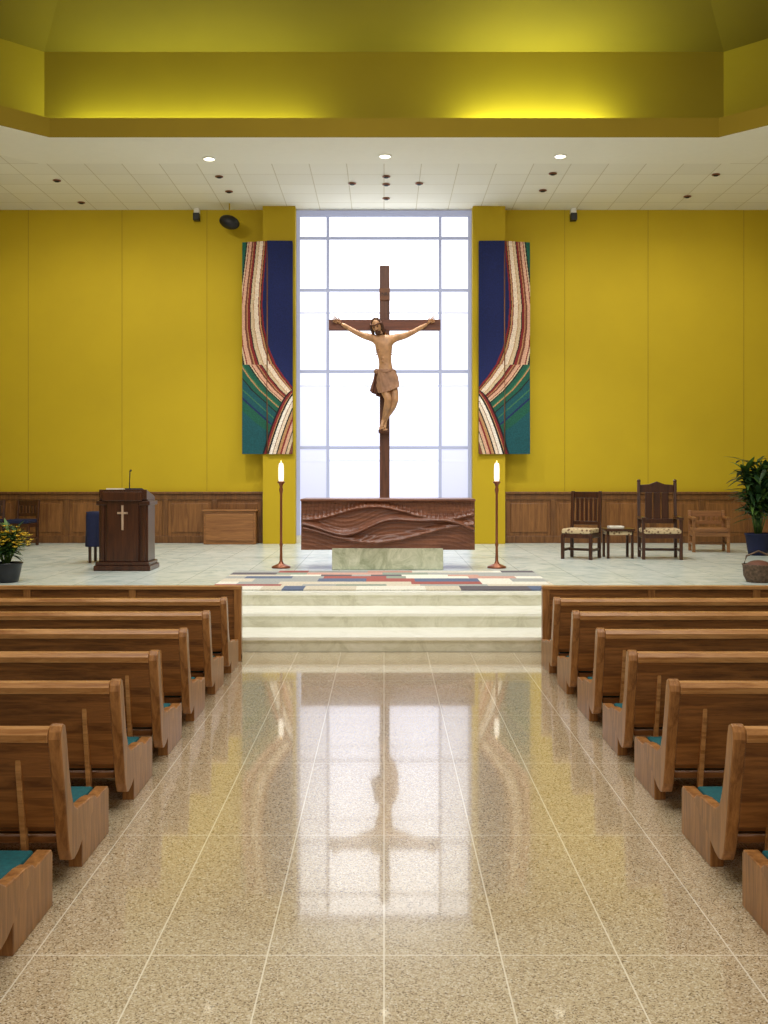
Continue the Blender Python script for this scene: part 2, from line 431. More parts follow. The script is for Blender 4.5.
ST = [(0, 'b_navy'), (0.04, 'b_red'), (0.055, 'b_black'), (0.09, 'b_tan'), (0.105, 'b_red'), (0.20, 'b_cream'), (0.215, 'b_tan'), (0.28, 'b_beige'), (0.30, 'b_black'), (0.35, 'b_red'), (0.37, 'b_tan'), (0.41, 'b_brown'), (0.48, 'b_pink'), (0.50, 'b_red'), (0.53, 'b_beige'),
      (0.56, 'b_black'), (0.66, 'b_green'), (0.69, 'b_moss'), (0.72, 'b_tan'), (0.84, 'b_green'), (0.87, 'b_black'), (1.02, 'b_teal'), (1.05, 'b_moss'), (1.20, 'b_teal'), (1.25, 'b_navy'), (1.5, 'b_green'), (9, 'b_teal')]
ST2 = [(0.04, 'b_black'), (0.09, 'b_red'), (0.11, 'b_tan'), (0.15, 'b_black'), (0.22, 'b_white'), (0.235, 'b_brown'), (0.30, 'b_cream'), (0.33, 'b_black'), (0.39, 'b_tan'), (0.43, 'b_red'), (0.50, 'b_pink'), (0.52, 'b_black'), (0.58, 'b_beige'), (9, 'b_brown')]
def bcol(u, v):
    t = u - cval(v)
    # lower inner sweep of stripes rising towards the window
    if v < 0.30:
        e = 0.60 * (1 - (v / 0.30)) ** 0.6
        s2 = (e - u) + 0.0
        if s2 > 0:
            for lim, nm in ST2:
                if s2 < lim * 0.9: return nm
    if v > 0.42:
        t = t * (0.85 + 0.5 * math.sin((v - 0.42) * 2.7))
    for lim, nm in ST:
        if t < lim: return nm
    return 'b_brown'
def banner(side, xi, xo):
    b = MB('wall_banner'); nu, nv = 110, 400
    xm = (xi + xo) / 2
    for i in range(nu):
        for j in range(nv):
            u0, u1 = i / nu, (i + 1) / nu; v0, v1 = j / nv, (j + 1) / nv
            def P(u, v):
                x = xi + (xo - xi) * u
                y = 20.03 + 0.012 * math.sin(v * 9 + u * 4) + (0.03 if u > 0.5 else 0)
                z = 2.17 + 4.07 * v - (0.05 * max(0, u - 0.5) if v > 0.5 else 0)
                return (side * x, y, z)
            b.add([P(u0, v0), P(u1, v0), P(u1, v1), P(u0, v1)], [(0, 1, 2, 3)], bcol((u0 + u1) / 2, (v0 + v1) / 2))
    b.box(*sorted((side * xi, side * xm)), 20.05, 20.09, 2.18, 6.22, 'b_navy')
    b.box(*sorted((side * xm, side * xo)), 20.085, 20.098, 2.18, 6.20, 'b_navy')
    b.tube([(side * xm, 20.03, 2.17), (side * xm, 20.03, 6.24)], 0.012, 'wain')
    b.done()
banner(-1, 1.745, 2.71); banner(1, 1.81, 2.79)

# ------------------------------------------------------------ pews
comma = [(0.0, 0.66), (0.005, 0.69), (0.02, 0.712), (0.045, 0.718), (0.07, 0.705), (0.085, 0.67), (0.12, 0.52), (0.155, 0.40), (0.195, 0.325), (0.25, 0.295),
         (0.36, 0.285), (0.46, 0.28), (0.53, 0.268), (0.565, 0.245), (0.56, 0.225), (0.50, 0.205), (0.42, 0.175), (0.34, 0.135), (0.26, 0.10), (0.20, 0.088),
         (0.155, 0.10), (0.125, 0.15), (0.10, 0.24), (0.065, 0.40), (0.03, 0.54)]
def pew(y, sx, x0=1.36, x1=6.6):
    e = empty('church_pew', (sx * (x0 + x1) / 2, y, 0))
    def fin(b, bev=0.0):
        for k, p in enumerate(b.v):
            b.v[k] = (sx * p[0] - e.location.x, p[1], p[2])
        return b.done(e, bev)
    for nm, xa in (('end_panel_aisle', x0), ('end_panel_wall', x1 - 0.05)):
        b = MB(nm); b.prism(comma, xa, xa + 0.055, 'oakz'); fin(b, 0.006)
        b = MB('pedestal'); b.prism([(0.34, 0.0), (0.80, 0.0), (0.80, 0.215), (0.785, 0.235), (0.40, 0.235), (0.34, 0.20)], xa + 0.008, xa + 0.07, 'oakz'); fin(b, 0.004)
    b = MB('backrest')
    b.prism([(0.010, 0.665), (0.045, 0.67), (0.06, 0.65), (0.20, 0.26), (0.165, 0.22), (0.10, 0.26), (0.065, 0.42), (0.03, 0.56)], x0 + 0.055, x1 - 0.055, 'oakx')
    fin(b, 0.003)
    b = MB('top_rail')
    b.prism([(0.0, 0.645), (-0.004, 0.68), (0.012, 0.703), (0.045, 0.708), (0.066, 0.695), (0.072, 0.66), (0.06, 0.648)], x0 + 0.055, x1 - 0.055, 'oaktop'); fin(b, 0.004)
    b = MB('seat'); b.box(x0 + 0.07, x1 - 0.07, 0.17, 0.78, 0.165, 0.205, 'oakx'); fin(b, 0.008)
    b = MB('seat_cushion'); b.box(x0 + 0.075, x1 - 0.075, 0.19, 0.77, 0.206, 0.240, 'teal'); fin(b, 0.012)
    b = MB('back_braces')
    xx = x0 + 0.19
    while xx < x1:
        b.prism([(0.028, 0.60), (0.04, 0.61), (0.11, 0.32), (0.14, 0.13), (0.105, 0.13), (0.07, 0.32), (0.03, 0.52)], xx - 0.012, xx + 0.012, 'oaktop')
        b.box(xx - 0.02, xx + 0.02, 0.20, 0.42, 0.0, 0.166, 'oakz') if xx > x0 + 0.5 else None
        xx += 1.6
    fin(b, 0.003)
ROWS = [9.03, 8.13, 7.2, 6.28, 5.38, 4.40, 3.52, 2.6]
SIDE = {-1: 1.355, 1: 1.465}
for y in ROWS:
    for sx in (-1, 1): pew(y, sx, SIDE[sx])
for sx in (-1, 1):
    a = SIDE[sx] + (0.04 if sx > 0 else 0)
    e = empty('pew_front_screen', (sx * 4, 9.96, 0))
    b = MB('panel')
    b.box(a + 0.04, 6.6, 0.03, 0.06, 0.03, 0.68, 'oakx'); b.box(a, 6.6, 0.0, 0.09, 0.68, 0.715, 'oaktop')
    b.box(a, 6.6, 0.01, 0.08, 0.0, 0.07, 'oakx')
    for k in range(6):
        xa = a + k * 1.0; b.box(xa, xa + 0.07, 0.005, 0.085, 0.0, 0.70, 'oakz')
    for k, p in enumerate(b.v): b.v[k] = (sx * p[0] - sx * 4, p[1], p[2])
    b.done(e, 0.006)

# ------------------------------------------------------------ rug
rc = {'r_red': (158, 88, 82), 'r_blue': (92, 104, 130), 'r_beige': (204, 194, 174), 'r_grey': (160, 162, 158), 'r_dark': (96, 90, 96), 'r_rose': (192, 150, 136), 'r_green': (140, 150, 136), 'r_cream': (222, 218, 204)}
for k, c in rc.items(): M[k] = plain('rug_' + k[2:], c, 0.95, var=0.2, scale=50)
b = MB('patchwork_rug'); rnd = random.Random(5)
y = 11.97
bag = ['r_red', 'r_blue', 'r_beige', 'r_beige', 'r_grey', 'r_grey', 'r_dark', 'r_rose', 'r_green', 'r_cream', 'r_cream']
while y < 14.30:
    h = rnd.choice((0.2, 0.3, 0.4)); h = min(h, 14.34 - y); x = -2.02
    while x < 2.02:
        w = rnd.choice((0.25, 0.4, 0.6, 0.8)); w = min(w, 2.02 - x)
        b.box(x, x + w, y, y + h, PZ + 0.001, PZ + 0.013 + rnd.random() * 0.001, rnd.choice(bag))
        x += w + 1e-6
    y += h + 1e-6
b.done()

# ------------------------------------------------------------ altar
ae = empty('altar', (0.055, 15.0, PO))
b = MB('marble_base'); b.box(-0.78, 0.77, -0.38, 0.38, 0, 0.30, 'altarstone'); b.done(ae, 0.01)
b = MB('altar_body'); b.box(-1.205, 1.205, -0.36, 0.40, 0.29, 0.955, 'darkx'); b.box(-1.215, 1.215, -0.44, 0.44, 0.955, 0.985, 'darkx'); b.done(ae, 0.006)
b = MB('carved_wave_front'); nx, nz = 420, 90
vs = []; fs = []
def sstep(a, c, t):
    t = max(0, min(1, (t - a) / (c - a))); return t * t * (3 - 2 * t)
for j in range(nz + 1):
    z = 0.275 + 0.68 * j / nz
    for i in range(nx + 1):
        x = -1.21 + 2.42 * i / nx
        zz = z - 0.615
        c0 = 0.10 * math.sin(2.9 * x + 0.4) + 0.035 * math.sin(6.3 * x + 2.0)      # main flowing ridge
        c1 = 0.12 * math.sin(2.3 * x - 1.1) - 0.12
        c2 = 0.09 * math.sin(3.3 * x + 2.2) + 0.17
        h = 0.0
        for c, wd, am in ((c0, 0.10, 0.085), (c1, 0.11, 0.07), (c2, 0.09, 0.06)):
            d = zz - c
            h = max(h, am * (sstep(-0.025, 0.0, d) * (1 - sstep(0.0, wd, d))))
        above = sstep(0.0, 0.05, zz - max(c0, c2))
        h += 0.007 * math.sin(x * 110) * (0.1 + 0.9 * above) + 0.003 * math.sin((zz - c0) * 110)
        ed = min(1, min(j, nz - j) / 4.0, min(i, nx - i) / 4.0)
        vs.append((x, -0.375 - max(0, h) * ed, z))
for j in range(nz):
    for i in range(nx):
        a = j * (nx + 1) + i; fs.append((a, a + 1, a + nx + 2, a + nx + 1))
b.add(vs, fs, 'darkx', True)
b.box(-1.21, 1.21, -0.374, -0.355, 0.275, 0.955, 'darkx'); b.done(ae)

# ------------------------------------------------------------ candlesticks
for x in (-1.46, 1.60):
    b = MB('altar_candlestick'); y = 14.9; P0 = PO
    b.lathe([(0.135, P0), (0.135, P0 + 0.02), (0.10, P0 + 0.035), (0.04, P0 + 0.06), (0.022, P0 + 0.10), (0.018, P0 + 0.3), (0.026, P0 + 0.33), (0.018, P0 + 0.36), (0.017, 1.50), (0.03, 1.56), (0.018, 1.60), (0.03, 1.64), (0.055, 1.665), (0.05, 1.68)], x, y, 'copper')
    b.lathe([(0.034, 1.68), (0.038, 1.72), (0.038, 1.86), (0.032, 1.92), (0.022, 1.94)], x, y, 'wax')
    b.ball((x, y, 1.955), (0.008, 0.008, 0.022), 'flame', 8, 6)
    origin(b.done(), (x, y, PZ))

# ------------------------------------------------------------ lectern
le = empty('lectern', (-3.60, 14.75, PO))
b = MB('lectern_body')
b.box(-0.39, 0.39, -0.34, 0.26, 0, 0.07, 'dark'); b.box(-0.37, 0.37, -0.32, 0.24, 0.07, 0.12, 'dark')
b.box(-0.34, 0.34, -0.24, 0.20, 0.12, 0.98, 'dark')
b.box(-0.22, 0.22, -0.29, -0.24, 0.12, 0.98, 'dark')
for sx in (-1, 1):
    b.box(*sorted((sx * 0.26, sx * 0.315)), -0.27, -0.24, 0.12, 0.96, 'dark')
b.box(-0.37, 0.37, -0.28, 0.23, 0.90, 0.96, 'dark')
b.prism([(-0.28, 0.98), (0.24, 0.96), (0.24, 1.02), (-0.28, 1.12)], -0.33, 0.33, 'dark')
b.box(-0.27, 0.27, -0.33, -0.28, 0.96, 1.09, 'dark')
b.done(le, 0.01)
b = MB('cross_inlay'); b.box(-0.014, 0.014, -0.302, -0.289, 0.56, 0.90, 'lightw'); b.box(-0.07, 0.07, -0.3021, -0.289, 0.78, 0.808, 'lightw'); b.done(le)
b = MB('open_book'); b.prism([(-0.2, 1.11), (0.15, 1.045), (0.15, 1.07), (-0.2, 1.135)], -0.25, -0.01, 'paper'); b.prism([(-0.2, 1.11), (0.15, 1.045), (0.15, 1.07), (-0.2, 1.135)], 0.01, 0.25, 'navy'); b.done(le)
b = MB('gooseneck_microphone'); b.tube([(0.0, 0.1, 1.05), (0.0, 0.1, 1.2), (0.01, 0.08, 1.3), (0.03, 0.0, 1.37), (0.05, -0.03, 1.38)], [0.008, 0.008, 0.008, 0.008, 0.016], 'black'); b.done(le)

# ------------------------------------------------------------ chairs
def chair(name, x, y, rot, w, d, seat, back, wood_='dark', seatm='fabric', arms=True, throne=False, z0=PO):
    e = empty(name, (x, y, z0)); e.rotation_euler = (0, 0, rot); t = 0.05
    b = MB('frame')
    for sx in (-1, 1):
        xa, xb = sorted((sx * w / 2, sx * (w / 2 - t)))
        b.box(xa, xb, -d / 2, -d / 2 + t, 0, seat + (0.22 if arms else -0.03), wood_)
        b.box(xa, xb, d / 2 - t, d / 2, 0, seat, wood_)
        b.prism([(d / 2 - t, seat), (d / 2, seat), (d / 2 + 0.06, back), (d / 2 + 0.06 - t, back)], xa, xb, wood_)
        b.box(xa + 0.01, xb - 0.01, -d / 2 + t, d / 2 - t, 0.12, 0.16, wood_)
        if arms: b.box(xa - 0.01, xb + 0.01, -d / 2 - 0.03, d / 2, seat + 0.20, seat + 0.24, wood_)
        if throne: b.ball((sx * (w / 2 - t / 2), d / 2 + 0.035, back + 0.02), 0.03, wood_, 10, 8)
    b.box(-w / 2 + 0.01, w / 2 - 0.01, -d / 2 + 0.01, d / 2 - 0.01, seat - 0.09, seat - 0.02, wood_)
    b.box(-w / 2 + t, w / 2 - t, -0.02, 0.02, 0.12, 0.16, wood_)
    yb = d / 2 + 0.03
    if throne:
        pts = [(-w / 2 + t, back - 0.16), (w / 2 - t, back - 0.16), (w / 2 - t, back - 0.04), (w * 0.2, back - 0.03), (0.0, back + 0.015), (-w * 0.2, back - 0.03), (-w / 2 + t, back - 0.04)]
        b.prismy(pts, yb - 0.01, yb + 0.03, wood_)
        b.box(-w / 2 + t, w / 2 - t, yb - 0.03, yb + 0.01, seat + 0.12, seat + 0.2, wood_)
        for k in range(3):
            xc = (k - 1) * w * 0.21; b.box(xc - 0.055, xc + 0.055, yb - 0.02, yb + 0.015, seat + 0.2, back - 0.16, wood_)
    else:
        b.box(-w / 2 + t, w / 2 - t, yb, yb + 0.035, back - 0.11, back - 0.01, wood_)
        b.box(-w / 2 + t, w / 2 - t, yb - 0.03, yb, seat + 0.1, seat + 0.16, wood_)
        for k in range(5):
            xc = (k - 2) * w * 0.145; b.box(xc - 0.024, xc + 0.024, yb - 0.015, yb + 0.01, seat + 0.16, back - 0.11, wood_)
    b.done(e, 0.006)
    b = MB('seat_cushion'); b.box(-w / 2 + 0.015, w / 2 - 0.015, -d / 2 - 0.005, d / 2 - t, seat - 0.02, seat + 0.055, seatm)
    b.done(e, 0.02)
chair('celebrant_chair', 3.12, 16.62, math.radians(-28), 0.50, 0.52, 0.42, 1.06, arms=False)
chair('throne_chair', 4.36, 16.60, math.radians(-6), 0.62, 0.55, 0.42, 1.20, arms=True, throne=True)
chair('oak_armchair', 5.60, 18.1, math.radians(-8), 0.62, 0.5, 0.36, 0.70, wood_='cab', seatm='cab')
chair('server_chair', -7.35, 19.6, math.radians(10), 0.45, 0.45, 0.44, 0.85, arms=False, seatm='navy')
chair('server_chair', -6.75, 19.6, math.radians(-5), 0.45, 0.45, 0.44, 0.85, arms=False, seatm='navy')
# small credence table draped in dark blue cloth behind the lectern
de = empty('draped_credence_table', (-4.24, 15.9, PO))
b = MB('table'); 
for sx in (-1, 1):
    for sy in (-1, 1): b.box(*sorted((sx * 0.19, sx * 0.15)), *sorted((sy * 0.17, sy * 0.13)), 0, 0.72, 'dark')
b.box(-0.22, 0.22, -0.20, 0.20, 0.72, 0.75, 'dark'); b.done(de, 0.004)
b = MB('blue_cloth'); seg = 96; vs = []; fs = []
for j in range(9):
    t = j / 8; z = 0.765 - 0.52 * t
    for i in range(seg):
        a = 2 * math.pi * i / seg; ca, sa = math.cos(a), math.sin(a)
        q = (abs(ca) ** 8 + abs(sa) ** 8) ** (-1 / 8)
        f = 1 + t * (0.05 + 0.05 * math.sin(11 * a))
        vs.append((0.232 * q * ca * f, 0.212 * q * sa * f, z))
for j in range(8):
    for i in range(seg): fs.append((j * seg + i, j * seg + (i + 1) % seg, (j + 1) * seg + (i + 1) % seg, (j + 1) * seg + i))
fs.append(tuple(range(seg))); b.add(vs, fs, 'navy', True); b.done(de)
te = empty('side_table', (3.73, 16.75, PO))
b = MB('table_frame')
b.box(-0.23, 0.23, -0.22, 0.22, 0.43, 0.47, 'dark')
b.box(-0.20, 0.20, -0.19, 0.19, 0.37, 0.43, 'fabric')
for sx in (-1, 1):
    for sy in (-1, 1): b.box(*sorted((sx * 0.21, sx * 0.17)), *sorted((sy * 0.19, sy * 0.15)), 0, 0.43, 'dark')
b.done(te, 0.005)
b = MB('hymnal'); b.box(-0.15, 0.08, -0.1, 0.1, 0.471, 0.505, 'paper'); b.done(te, 0.003)
b = MB('wooden_cabinet'); b.box(-3.43, -2.44, 19.95, 20.28, PO, 1.08, 'cab'); b.box(-3.46, -2.41, 19.92, 20.29, 1.08, 1.11, 'cab'); b.box(-3.39, -2.48, 19.93, 19.95, 0.52, 1.03, 'cab'); b.done(bevel=0.006)

# ------------------------------------------------------------ plants
def plant(name, x, y, z0, pr, ph, top, spread, n, mats, flowers=0, lw=0.05, stems=5, seed=1, potm='pot'):
    r = random.Random(seed); e = empty(name, (x, y, z0))
    b = MB('planter'); b.lathe([(pr * 0.75, 0), (pr * 0.85, ph * 0.3), (pr, ph * 0.92), (pr * 1.06, ph * 0.93), (pr * 1.06, ph), (pr * 0.95, ph), (pr * 0.93, ph - 0.03)], 0, 0, potm)
    b.lathe([(pr * 0.93, ph - 0.035), (pr * 0.3, ph - 0.02)], 0, 0, 'soil'); b.done(e)
    b = MB('foliage')
    tips = []
    for k in range(stems):
        a = r.random() * 6.283; rr = spread * r.random() * 0.55; hz = ph + (top - ph) * (0.45 + 0.5 * r.random())
        tp = (rr * math.cos(a), rr * math.sin(a), hz)
        b.tube([(tp[0] * 0.15, tp[1] * 0.15, ph - 0.03), (tp[0] * 0.6, tp[1] * 0.6, (ph + hz) / 2), tp], [0.012, 0.01, 0.006], 'leaf2', 6); tips.append(tp)
    for k in range(n):
        tp = tips[k % stems]; t = 0.35 + 0.65 * r.random()
        base = (tp[0] * t, tp[1] * t, ph + (tp[2] - ph) * t)
        a = r.random() * 6.283; el = r.uniform(-0.1, 1.1)
        d = (math.cos(a) * math.cos(el), math.sin(a) * math.cos(el), math.sin(el))
        L = spread * r.uniform(0.4, 0.75)
        b.blade(base, d, L, lw * r.uniform(0.7, 1.3), L * r.uniform(0.1, 0.5), r.choice(mats))
    for k in range(flowers):
        a = r.random() * 6.283; rr = spread * math.sqrt(r.random()) * 0.9; zz = ph + (top - ph) * r.uniform(0.5, 1.05) * (1 - 0.4 * (rr / spread) ** 2)
        for q in range(6):
            aa = q * 1.047; b.blade((rr * math.cos(a), rr * math.sin(a), zz), (math.cos(aa), math.sin(aa), 0.5), 0.042, 0.026, 0.0, 'flower', 3)
    b.done(e)
plant('potted_dracaena', 6.16, 17.3, PO, 0.20, 0.36, 1.72, 0.62, 420, ['leaf', 'leaf', 'leaf2'], 0, 0.08, 11, 3, 'navy')
plant('potted_chrysanthemum', -4.66, 12.95, PO, 0.19, 0.24, 0.70, 0.36, 260, ['leaf2', 'leaf', 'leaf2'], 90, 0.045, 12, 5)
be = empty('wicker_basket', (4.62, 12.95, PO))
b = MB('basket'); b.lathe([(0.14, 0), (0.18, 0.08), (0.19, 0.2), (0.2, 0.22), (0.18, 0.22), (0.17, 0.12)], 0, 0, 'wicker')
b.tube([(-0.185, 0, 0.2), (-0.15, 0, 0.32), (0, 0, 0.38), (0.15, 0, 0.32), (0.185, 0, 0.2)], 0.012, 'wicker')
b.ball((0, 0, 0.18), (0.16, 0.16, 0.09), 'clothd'); b.done(be)

# ------------------------------------------------------------ crucifix
ce = empty('crucifix', (0.01, 17.0, PO))
def W(p): return (p[0] - 0.01, p[1] - 17.0, p[2] - PZ)
b = MB('cross_upright'); b.box(-0.08, 0.08, -0.06, 0.06, 0.05, 4.70, 'crossw'); b.box(-0.35, 0.35, -0.3, 0.3, 0.0, 0.05, 'crossw'); b.done(ce, 0.008)
b = MB('cross_arm'); b.box(-0.90, 0.90, -0.075, 0.05, 3.655, 3.825, 'crosswx'); b.done(ce, 0.008)
b = MB('titulus_plaque'); b.box(-0.085, 0.085, -0.085, -0.06, 4.13, 4.33, 'parch'); b.done(ce, 0.006)
cu = bpy.data.curves.new('titulus_text', 'FONT'); cu.body = 'INRI'; cu.size = 0.075; cu.align_x = 'CENTER'; cu.align_y = 'CENTER'; cu.extrude = 0.002
cu.materials.append(M['black']); to = bpy.data.objects.new('titulus_text', cu); S.collection.objects.link(to)
to.parent = ce; to.location = (0, -0.088, 4.23); to.rotation_euler = (math.radians(90), 0, 0)

def skin(name, V, E, mat, parent, root=0, sub=2):
    me = bpy.data.meshes.new(name); me.from_pydata([W(v[:3]) for v in V], E, []); me.materials.append(M[mat])
    o = bpy.data.objects.new(name, me); S.collection.objects.link(o); o.parent = parent
    sm = o.modifiers.new('skin', 'SKIN'); sm.use_smooth_shade = True
    for i, v in enumerate(V):
        r = v[3]; r2 = v[4] if len(v) > 4 else r
        me.skin_vertices[0].data[i].radius = (r, r2)
        me.skin_vertices[0].data[i].use_root = (i == root)
    ss = o.modifiers.new('sub', 'SUBSURF'); ss.levels = sub; ss.render_levels = sub
    return o
V = [(0.03, 16.80, 3.34, 0.135, 0.10), (0.025, 16.79, 3.50, 0.115, 0.085), (0.015, 16.78, 3.62, 0.108, 0.08), (0.0, 16.765, 3.76, 0.145, 0.10), (-0.005, 16.78, 3.89, 0.165, 0.10),
     (-0.02, 16.79, 3.975, 0.08, 0.07), (-0.05, 16.77, 4.03, 0.05, 0.05), (-0.085, 16.75, 4.09, 0.05, 0.05),
     (-0.19, 16.81, 3.965, 0.066), (-0.32, 16.84, 4.00, 0.056), (-0.45, 16.87, 4.06, 0.043), (-0.56, 16.885, 4.125, 0.042), (-0.69, 16.895, 4.205, 0.025),
     (0.19, 16.81, 3.965, 0.066), (0.33, 16.84, 4.00, 0.056), (0.46, 16.87, 4.06, 0.043), (0.57, 16.885, 4.125, 0.042), (0.70, 16.895, 4.20, 0.025),
     (-0.04, 16.76, 3.26, 0.09), (0.02, 16.66, 3.10, 0.082), (0.07, 16.60, 2.97, 0.062), (0.05, 16.66, 2.86, 0.060), (0.01, 16.76, 2.72, 0.038), (-0.01, 16.80, 2.64, 0.032), (-0.03, 16.76, 2.58, 0.032, 0.026), (-0.04, 16.70, 2.52, 0.034, 0.018),
     (0.11, 16.77, 3.26, 0.09), (0.15, 16.70, 3.10, 0.082), (0.175, 16.65, 2.96, 0.062), (0.13, 16.73, 2.84, 0.060), (0.05, 16.80, 2.71, 0.038), (0.02, 16.85, 2.64, 0.032), (0.015, 16.82, 2.58, 0.032, 0.026), (0.015, 16.76, 2.50, 0.034, 0.018)]
E = [(0, 1), (1, 2), (2, 3), (3, 4), (4, 5), (5, 6), (6, 7), (4, 8), (8, 9), (9, 10), (10, 11), (11, 12), (4, 13), (13, 14), (14, 15), (15, 16), (16, 17),
     (0, 18), (18, 19), (19, 20), (20, 21), (21, 22), (22, 23), (23, 24), (24, 25), (0, 26), (26, 27), (27, 28), (28, 29), (29, 30), (30, 31), (31, 32), (32, 33)]
skin('christ_figure_body', V, E, 'skin', ce)
# carved muscle relief on the torso
b = MB('torso_relief')
for sx in (-1, 1):
    b.ball(W((0.0 + sx * 0.065, 16.713, 3.885)), (0.068, 0.030, 0.048), 'skin')
    b.ball(W((0.0 + sx * 0.07, 16.684, 3.868)), (0.009, 0.006, 0.009), 'skind', 8, 6)
    for k in range(3):
        b.ball(W((0.015 + sx * 0.03, 16.713, 3.70 - 0.062 * k)), (0.030, 0.018, 0.028), 'skin')
    for k in range(4):
        b.tube([W((0.0 + sx * (0.05 + 0.01 * k), 16.688 + 0.006 * k, 3.815 - 0.03 * k)), W((0.0 + sx * 0.10, 16.715, 3.80 - 0.036 * k)), W((0.0 + sx * 0.13, 16.76, 3.80 - 0.036 * k))], 0.009, 'skin', 8)
b.ball(W((0.02, 16.702, 3.53)), (0.008, 0.006, 0.010), 'skind', 8, 6)
b.ball(W((-0.09, 16.703, 3.76)), (0.018, 0.006, 0.007), 'lip', 8, 6)
b.done(ce)
for sx in (-1, 1):
    wx, wz = sx * 0.70, 4.205
    skin('palm', [(wx - sx * 0.01, 16.893, wz - 0.005, 0.024, 0.02), (wx + sx * 0.03, 16.885, wz + 0.02, 0.036, 0.016), (wx + sx * 0.065, 16.88, wz + 0.04, 0.036, 0.014)], [(0, 1), (1, 2)], 'skin', ce)
    ux, uz = 0.857 * sx, 0.515           # hand axis
    for k, (off, L) in enumerate(((-0.027, 0.058), (-0.009, 0.074), (0.009, 0.08), (0.027, 0.07))):
        bx = wx + sx * 0.06 - sx * uz * off * 1.0; bz = wz + 0.037 + 0.857 * off
        sp = off * 0.8
        p1 = (bx + ux * L * 0.5, 16.86, bz + uz * L * 0.5 + sp * 0.4)
        p2 = (bx + ux * L * 0.85, 16.83, bz + uz * L * 0.8 + sp * 0.7)
        skin('finger_%d' % (k + 1), [(bx - ux * 0.02, 16.88, bz - uz * 0.02, 0.011), (bx, 16.878, bz, 0.011), p1 + (0.010,), p2 + (0.009,), (p2[0] - ux * 0.002, 16.81, p2[2] - 0.004, 0.008)], [(0, 1), (1, 2), (2, 3), (3, 4)], 'skin', ce, sub=1)
    skin('thumb', [(wx + sx * 0.015, 16.88, wz + 0.02, 0.012), (wx + sx * 0.012, 16.865, wz + 0.052, 0.011), (wx + sx * 0.03, 16.85, wz + 0.078, 0.009), (wx + sx * 0.045, 16.84, wz + 0.088, 0.007)], [(0, 1), (1, 2), (2, 3)], 'skin', ce, sub=1)
    b = MB('nail'); b.T = Matrix.Translation(W((wx + sx * 0.04, 16.87, wz + 0.025))) @ Matrix.Rotation(math.radians(90), 4, 'X'); b.lathe([(0.005, -0.04), (0.005, 0.0), (0.011, 0.0), (0.008, 0.01)], 0, 0, 'black', 8); b.done(ce)
b = MB('foot_rest'); b.T = Matrix.Translation(W((0.0, 16.88, 2.50))); b.box(-0.09, 0.09, -0.07, 0.07, -0.06, 0.0, 'crossw'); b.done(ce, 0.01)
for fx, fy, fz in ((-0.04, 16.69, 2.505), (0.015, 16.75, 2.485)):
    for k in range(5):
        tx = fx + (k - 2) * 0.015
        skin('toe', [(tx, fy + 0.02, fz + 0.02, 0.011), (tx, fy - 0.005, fz - 0.002 + 0.003 * abs(k - 1), 0.009), (tx, fy - 0.012, fz - 0.016 + 0.003 * abs(k - 1), 0.007)], [(0, 1), (1, 2)], 'skin', ce, sub=1)
# head
hd = Matrix.Translation(W((-0.115, 16.72, 4.135))) @ Matrix.Rotation(math.radians(-18), 4, 'Y') @ Matrix.Rotation(math.radians(24), 4, 'X') @ Matrix.Rotation(math.radians(-15), 4, 'Z')
def headfn(p):
    x, y, z = p
    if z < 0: x *= 1 - 0.32 * z * z; y *= 1 - 0.15 * z * z
    if y < 0 and z > -0.2: y *= 0.93
    return [x, y, z]
b = MB('head'); b.T = hd
b.ball((0, 0, 0), (0.074, 0.092, 0.115), 'skin', 24, 18, headfn)
b.prism([(-0.083, 0.022), (-0.112, -0.022), (-0.083, -0.03)], -0.011, 0.011, 'skin')           # nose
for sx in (-1, 1):
    b.ball((sx * 0.030, -0.079, 0.012), (0.015, 0.010, 0.007), 'clothd', 10, 6)
    b.ball((sx * 0.030, -0.080, 0.028), (0.018, 0.009, 0.004), 'hair', 10, 6)
    b.ball((sx * 0.076, 0.0, 0.0), (0.010, 0.018, 0.030), 'skin', 10, 8)
b.ball((0, -0.083, -0.050), (0.020, 0.008, 0.005), 'lip', 10, 6)
b.ball((0, -0.050, -0.088), (0.050, 0.048, 0.042), 'hair', 14, 10)
b.ball((0, -0.082, -0.037), (0.030, 0.010, 0.007), 'hair', 10, 6)
def hairfn(p):
    x, y, z = p
    if y < -0.25: y = -0.25 + (y + 0.25) * 0.45
    if z < 0: z *= 1.35
    return [x, y, z]
b.ball((0, 0.028, 0.02), (0.090, 0.092, 0.118), 'hair', 20, 14, hairfn)
for sx in (-1, 1):
    b.tube([(sx * 0.078, -0.02, 0.06), (sx * 0.09, -0.01, 0.0), (sx * 0.088, -0.01, -0.08), (sx * 0.08, -0.03, -0.15)], [0.018, 0.026, 0.026, 0.012], 'hair')
pts = [(0.09 * math.cos(a), 0.004 + 0.098 * math.sin(a), 0.058 + 0.006 * math.sin(5 * a)) for a in [2 * math.pi * i / 30 for i in range(31)]]
b.tube(pts, 0.011, 'clothd', 6)
for k in range(22):
    a = k * 0.2856 * 1.0; p0 = (0.09 * math.cos(a), 0.098 * math.sin(a), 0.06)
    b.tube([p0, (p0[0] * 1.25, p0[1] * 1.22, 0.06 + random.uniform(-0.02, 0.03))], [0.005, 0.001], 'clothd', 5)
b.done(ce)
